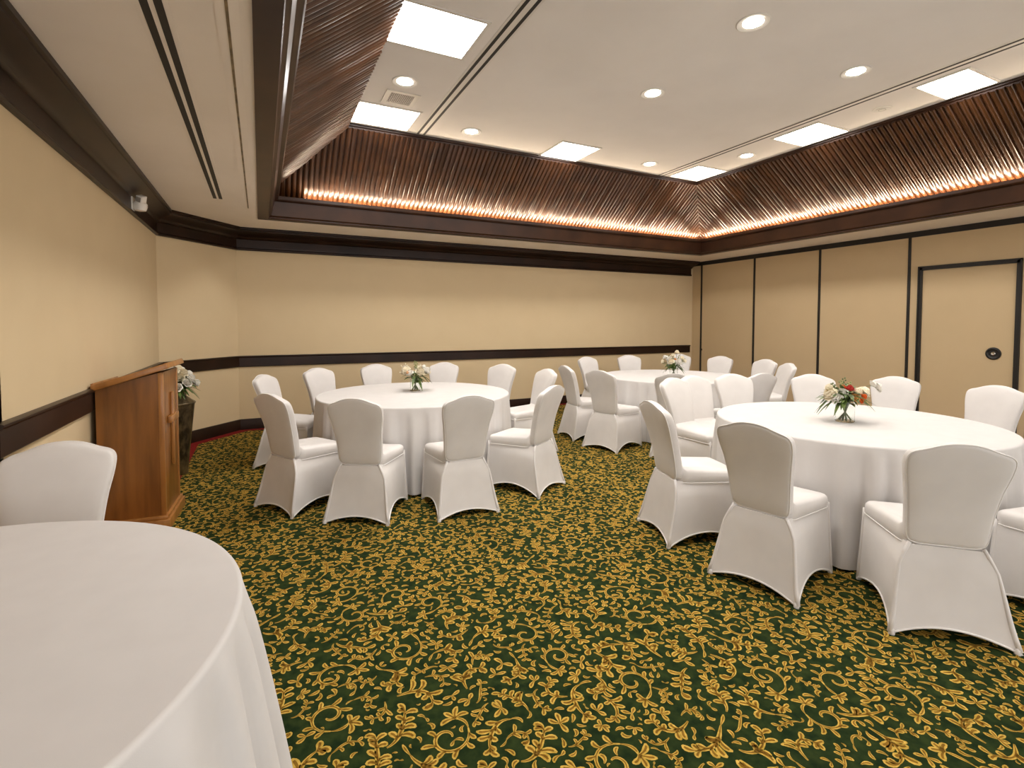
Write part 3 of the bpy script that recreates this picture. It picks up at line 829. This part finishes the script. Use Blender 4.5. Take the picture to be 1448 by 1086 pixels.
def arrangement(x, y, seed, label, blooms, vr=.055, vh=.13, spread=.16, z=.7705, sprigs=(), leaves=22, leafL=.10):
    R = random.Random(seed)
    e = empty('flower_arrangement', (x, y, z)); tag(e, label, 'flowers', 'table centrepieces')
    v = MB().lathe([(vr-.004, 0), (vr, .004), (vr, vh), (vr-.004, vh), (vr-.004, .010), (.002, .010)], 32)
    v.build('glass_vase', MAT['glass'], e, auto=.7)
    for k in range(9):
        a = 2*PI*k/9+R.uniform(-.3, .3); b = a+PI+R.uniform(-.5, .5); r1 = vr*.62
        MB().tube([(r1*math.cos(a), r1*math.sin(a), .014), (0, 0, .07), (r1*.9*math.cos(b), r1*.9*math.sin(b), vh+.02)], .0055, 6).build('stem', MAT['stem'], e, smooth=True)
    lf = MB()
    for k in range(leaves):
        a = R.uniform(0, 2*PI); el = R.uniform(-.25, .9); L = leafL*R.uniform(.8, 1.4)
        r = R.uniform(.01, .06)
        leaf_blade(lf, (r*math.cos(a), r*math.sin(a), vh+R.uniform(.0, .06)), (math.cos(a)*math.cos(el), math.sin(a)*math.cos(el), math.sin(el)), L, .013*R.uniform(.7, 1.5), R.uniform(.2, .7))
    for k in range(26):
        a = R.uniform(0, 2*PI); r = R.uniform(0, .045)
        leaf_blade(lf, (r*math.cos(a), r*math.sin(a), vh+R.uniform(-.02, .05)), (math.cos(a), math.sin(a), R.uniform(-.2, .8)), R.uniform(.04, .07), .016, .3)
    lf.build('foliage', MAT['leaf'], e, smooth=True)
    # camera-facing plane coords are avoided: positions are (x, y, z) about the vase
    for (bx, by, bz, s_, mk) in blooms:
        s_ *= 1.25
        ax = Vector((bx, by, (bz-vh)*1.1+.03)); rose((bx, by, bz-s_*.4), ax, s_, mk, e, 'rose', R)
        MB().tube([(bx*.15, by*.15, vh), (bx*.7, by*.7, vh+(bz-vh)*.55), (bx, by, bz-s_*.3)], .0025, 5).build('stem', MAT['stem'], e, smooth=True)
    for (sx, sy, sz, mk) in sprigs:
        mb = MB(); tip = Vector((sx, sy, sz)); basep = Vector((0, 0, vh))
        mb.tube([basep, basep.lerp(tip, .5)+Vector((0, 0, .01)), tip], .0015, 5)
        d_ = (tip-basep).normalized()
        for k in range(8):
            q = basep.lerp(tip, .62+.38*k/7); a = k*2.4
            off = Vector((math.cos(a), math.sin(a), .4))*.010
            mb.lathe([(.001, -.006), (.005, -.003), (.006, .002), (.003, .007), (.0005, .009)], 7, tuple(q+off))
        mb.build('sprig', MAT[mk], e, smooth=True)
    return e
# direction helpers: e1 runs across the view, e2 away from it
e1 = Vector((cfy, -cfx)); e2 = Vector((cfx, cfy))
def bl(u, w, z, s_, m_): p = e1*u+e2*w; return (p.x, p.y, z, s_, m_)
def sp(u, w, z, m_): p = e1*u+e2*w; return (p.x, p.y, z, m_)
arrangement(1.50, 5.40, 21, 'glass vase of white roses with green leaves on the left-of-centre table',
    [bl(-.075, -.05, .225, .055, 'cream'), bl(-.035, -.07, .205, .040, 'white_petal'), bl(.055, -.06, .215, .052, 'cream'), bl(.115, -.01, .225, .045, 'white_petal'),
     bl(-.10, .04, .235, .045, 'white_petal'), bl(.02, .06, .23, .045, 'cream'), bl(.08, .05, .255, .03, 'white_petal'), bl(-.055, -.095, .212, .018, 'peach')],
    sprigs=[sp(-.15, 0, .27, 'cream'), sp(-.11, .03, .29, 'cream'), sp(.0, 0, .32, 'leaf_pale'), sp(.02, .0, .31, 'leaf_pale'), sp(.06, .02, .28, 'cream'), sp(-.16, -.02, .2, 'cream'), sp(.17, 0, .2, 'cream')], leaves=34, leafL=.12)
arrangement(5.13, 5.28, 22, 'glass vase of cream roses and yellow buds on the farthest table',
    [bl(-.055, -.07, .215, .045, 'cream'), bl(-.075, -.03, .25, .035, 'white_petal'), bl(.035, -.08, .215, .045, 'white_petal'), bl(.0, -.06, .245, .018, 'peach'),
     bl(.04, .0, .335, .035, 'cream'), bl(-.02, -.02, .29, .035, 'cream'), bl(.09, -.03, .26, .035, 'cream'), bl(-.11, 0, .27, .035, 'white_petal'), bl(.13, 0, .22, .035, 'cream'), bl(-.14, .0, .215, .03, 'cream'), bl(0, .07, .24, .045, 'cream')],
    sprigs=[sp(.09, .02, .30, 'leaf_pale'), sp(-.06, .02, .29, 'leaf_pale'), sp(.15, .0, .24, 'leaf_pale')], leaves=50, leafL=.11)
arrangement(3.92, 2.27, 23, 'glass vase with red, orange and cream flowers on the right-hand table',
    [bl(-.115, -.03, .215, .052, 'cream'), bl(-.095, -.06, .195, .040, 'white_petal'), bl(-.045, -.04, .225, .036, 'white_petal'), bl(.0, -.09, .198, .032, 'peach'), bl(.015, -.02, .245, .032, 'red'),
     bl(.045, -.085, .175, .022, 'orange'), bl(.075, -.07, .20, .024, 'orange'), bl(.055, -.03, .225, .038, 'cream'), bl(.105, -.01, .225, .048, 'cream'), bl(.12, .03, .20, .035, 'white_petal'),
     bl(-.06, .06, .235, .045, 'cream'), bl(.04, .07, .22, .045, 'white_petal'), bl(-.01, .01, .255, .02, 'orange')],
    vr=.064, vh=.15, sprigs=[sp(-.04, 0, .30, 'leaf_pale'), sp(.03, 0, .29, 'leaf_pale'), sp(-.09, .02, .28, 'stem'), sp(.0, .02, .32, 'stem')], leaves=75, leafL=.13)
# one long white spray leaning out of the right-hand vase
sprays = [o for o in bpy.data.objects if o.name.startswith('flower_arrangement')][-1]
tipv = [bl(.19, .0, .275, .034, ''), bl(.225, .0, .255, .038, ''), bl(.245, .01, .235, .03, '')]
for t_ in tipv:
    rose((t_[0], t_[1], t_[2]), (t_[0], t_[1], .1), t_[3], 'white_petal', sprays, 'orchid_bloom', random.Random(3))
p_ = [(0, 0, .15), tuple((*(e1*.08), .22)), tuple((*(e1*.16), .265)), tuple((*(e1*.20), .27)), tuple((*(e1*.25), .235))]
MB().tube(p_, .002, 5).build('stem', MAT['stem'], sprays, smooth=True)

# ------------------------------------------------------------------ tall floor vase with flowers
e = empty('floor_vase', (-.775, 5.98, 0)); tag(e, 'tall aged bronze floor vase between the wooden lectern and the corner wall', 'vase')
vp = spline([(.095, 0), (.100, .012), (.098, .03), (.112, .20), (.135, .42), (.155, .60), (.166, .70)], 5).tolist()
vp += [(.170, .712), (.166, .722)] + spline([(.160, .726), (.125, .755), (.090, .785), (.084, .805), (.092, .840), (.098, .850)], 4).tolist() + [(.090, .850), (.078, .80)]
MB().lathe([tuple(p) for p in vp], 40).build('body', MAT['bronze'], e, auto=.6)
rg = MB().lathe([(.168, .700), (.174, .706), (.174, .716), (.168, .722)], 40, caps=False).build('shoulder_band', MAT['bronze'], e, auto=.6)
R = random.Random(77)
fe = empty('flower_bouquet', (-.775, 5.98, .80)); tag(fe, 'cream and white flower bouquet standing in the bronze floor vase', 'flowers')
lf = MB()
for k in range(70):
    a = R.uniform(0, 6.28); el = R.uniform(-.5, .8)
    leaf_blade(lf, (.05*math.cos(a), .05*math.sin(a), .06+R.uniform(0, .06)), (math.cos(a)*math.cos(el), math.sin(a)*math.cos(el), math.sin(el)), R.uniform(.12, .22), .018, .4)
lf.build('foliage', MAT['leaf'], fe, smooth=True)
for k in range(24):
    a = k*2.4; r = .165*math.sqrt((k+.5)/24); zz = .25-.16*(r/.165)**2
    mk = ('cream', 'white_petal', 'cream', 'white_petal', 'cream')[k % 5]
    rose((r*math.cos(a), r*math.sin(a), zz-.02), (r*math.cos(a), r*math.sin(a), .10), .055, mk, fe, 'rose', R)
for k in range(8):
    a = R.uniform(0, 6.28); MB().tube([(0, 0, -.12), (.03*math.cos(a), .03*math.sin(a), .02), (.08*math.cos(a), .08*math.sin(a), .14)], .004, 5).build('stem', MAT['stem'], fe, smooth=True)

# ------------------------------------------------------------------ lectern
LA = math.radians(-3.0)
e = empty('lectern', (-.650, 4.40, 0), LA); tag(e, 'reddish wooden lectern with a cross on its front, standing against the left wall', 'lectern')
# local: x from -.41 (speaker side, by the wall) to 0 (front with cross); y from 0 (near side) to .52
D_, W_ = -.39, .50
def side(y0, y1):
    mb = MB(); za, zb = 1.045, 1.150
    vs = [(D_, y0, .09), (0, y0, .09), (0, y0, zb), (D_, y0, za), (D_, y1, .09), (0, y1, .09), (0, y1, zb), (D_, y1, za)]
    return mb.add(vs, [(0, 1, 2, 3), (4, 7, 6, 5), (0, 4, 5, 1), (1, 5, 6, 2), (2, 6, 7, 3), (3, 7, 4, 0)])
side(0, .022).build('side_panel', MAT['lectern'], e); side(W_-.022, W_).build('side_panel', MAT['lectern'], e)
MB().box(-.024, .004, .0, W_, .09, 1.147, bev=.004).build('front_panel', MAT['lectern'], e, auto=.5)
MB().box(-.024, .008, -.003, .032, .09, 1.146, bev=.003).build('corner_post', MAT['lectern_light'], e, auto=.5)
MB().box(-.024, .008, W_-.032, W_+.003, .09, 1.146, bev=.003).build('corner_post', MAT['lectern_light'], e, auto=.5)
MB().box(D_, 0, .022, W_-.022, .45, .47).build('shelf', MAT['lectern'], e)
# plinth
pl = MB(); pl.box(D_, .035, -.035, W_+.035, 0, .075, bev=.004); pl.box(D_, .022, -.022, W_+.022, .075, .10, bev=.006)
pl.build('base_moulding', MAT['lectern_light'], e, auto=.5)
# top board follows the slope of the sides
tb = MB(); sl = math.atan2(.105, -D_)
tb.box(-.215, .24, -.28, .28, 0, .022, bev=.004)
o = tb.build('top_board', MAT['lectern'], e, auto=.5); o.location = ((D_)/2, W_/2, 1.112); o.rotation_euler = (0, -sl-.05, 0)
lb = MB(); lb.box(.225, .255, -.285, .285, -.012, .030, bev=.006); lb.box(-.215, .24, -.290, -.278, -.012, .028, bev=.004); lb.box(-.215, .24, .278, .290, -.012, .028, bev=.004)
lb.build('edge_moulding', MAT['lectern_light'], o, auto=.5)
bs = MB().box(-.215, -.195, -.27, .27, .022, .040, bev=.004).build('book_stop', MAT['lectern_light'], o, auto=.5)
# cross on the front
cx = MB(); cx.box(.004, .026, W_/2-.022, W_/2+.022, .42, .98, bev=.006)
cx.build('cross_upright', MAT['lectern_light'], e, auto=.5)
MB().box(.006, .034, W_/2-.13, W_/2+.13, .755, .81, bev=.006).build('cross_arm', MAT['lectern_light'], e, auto=.5)
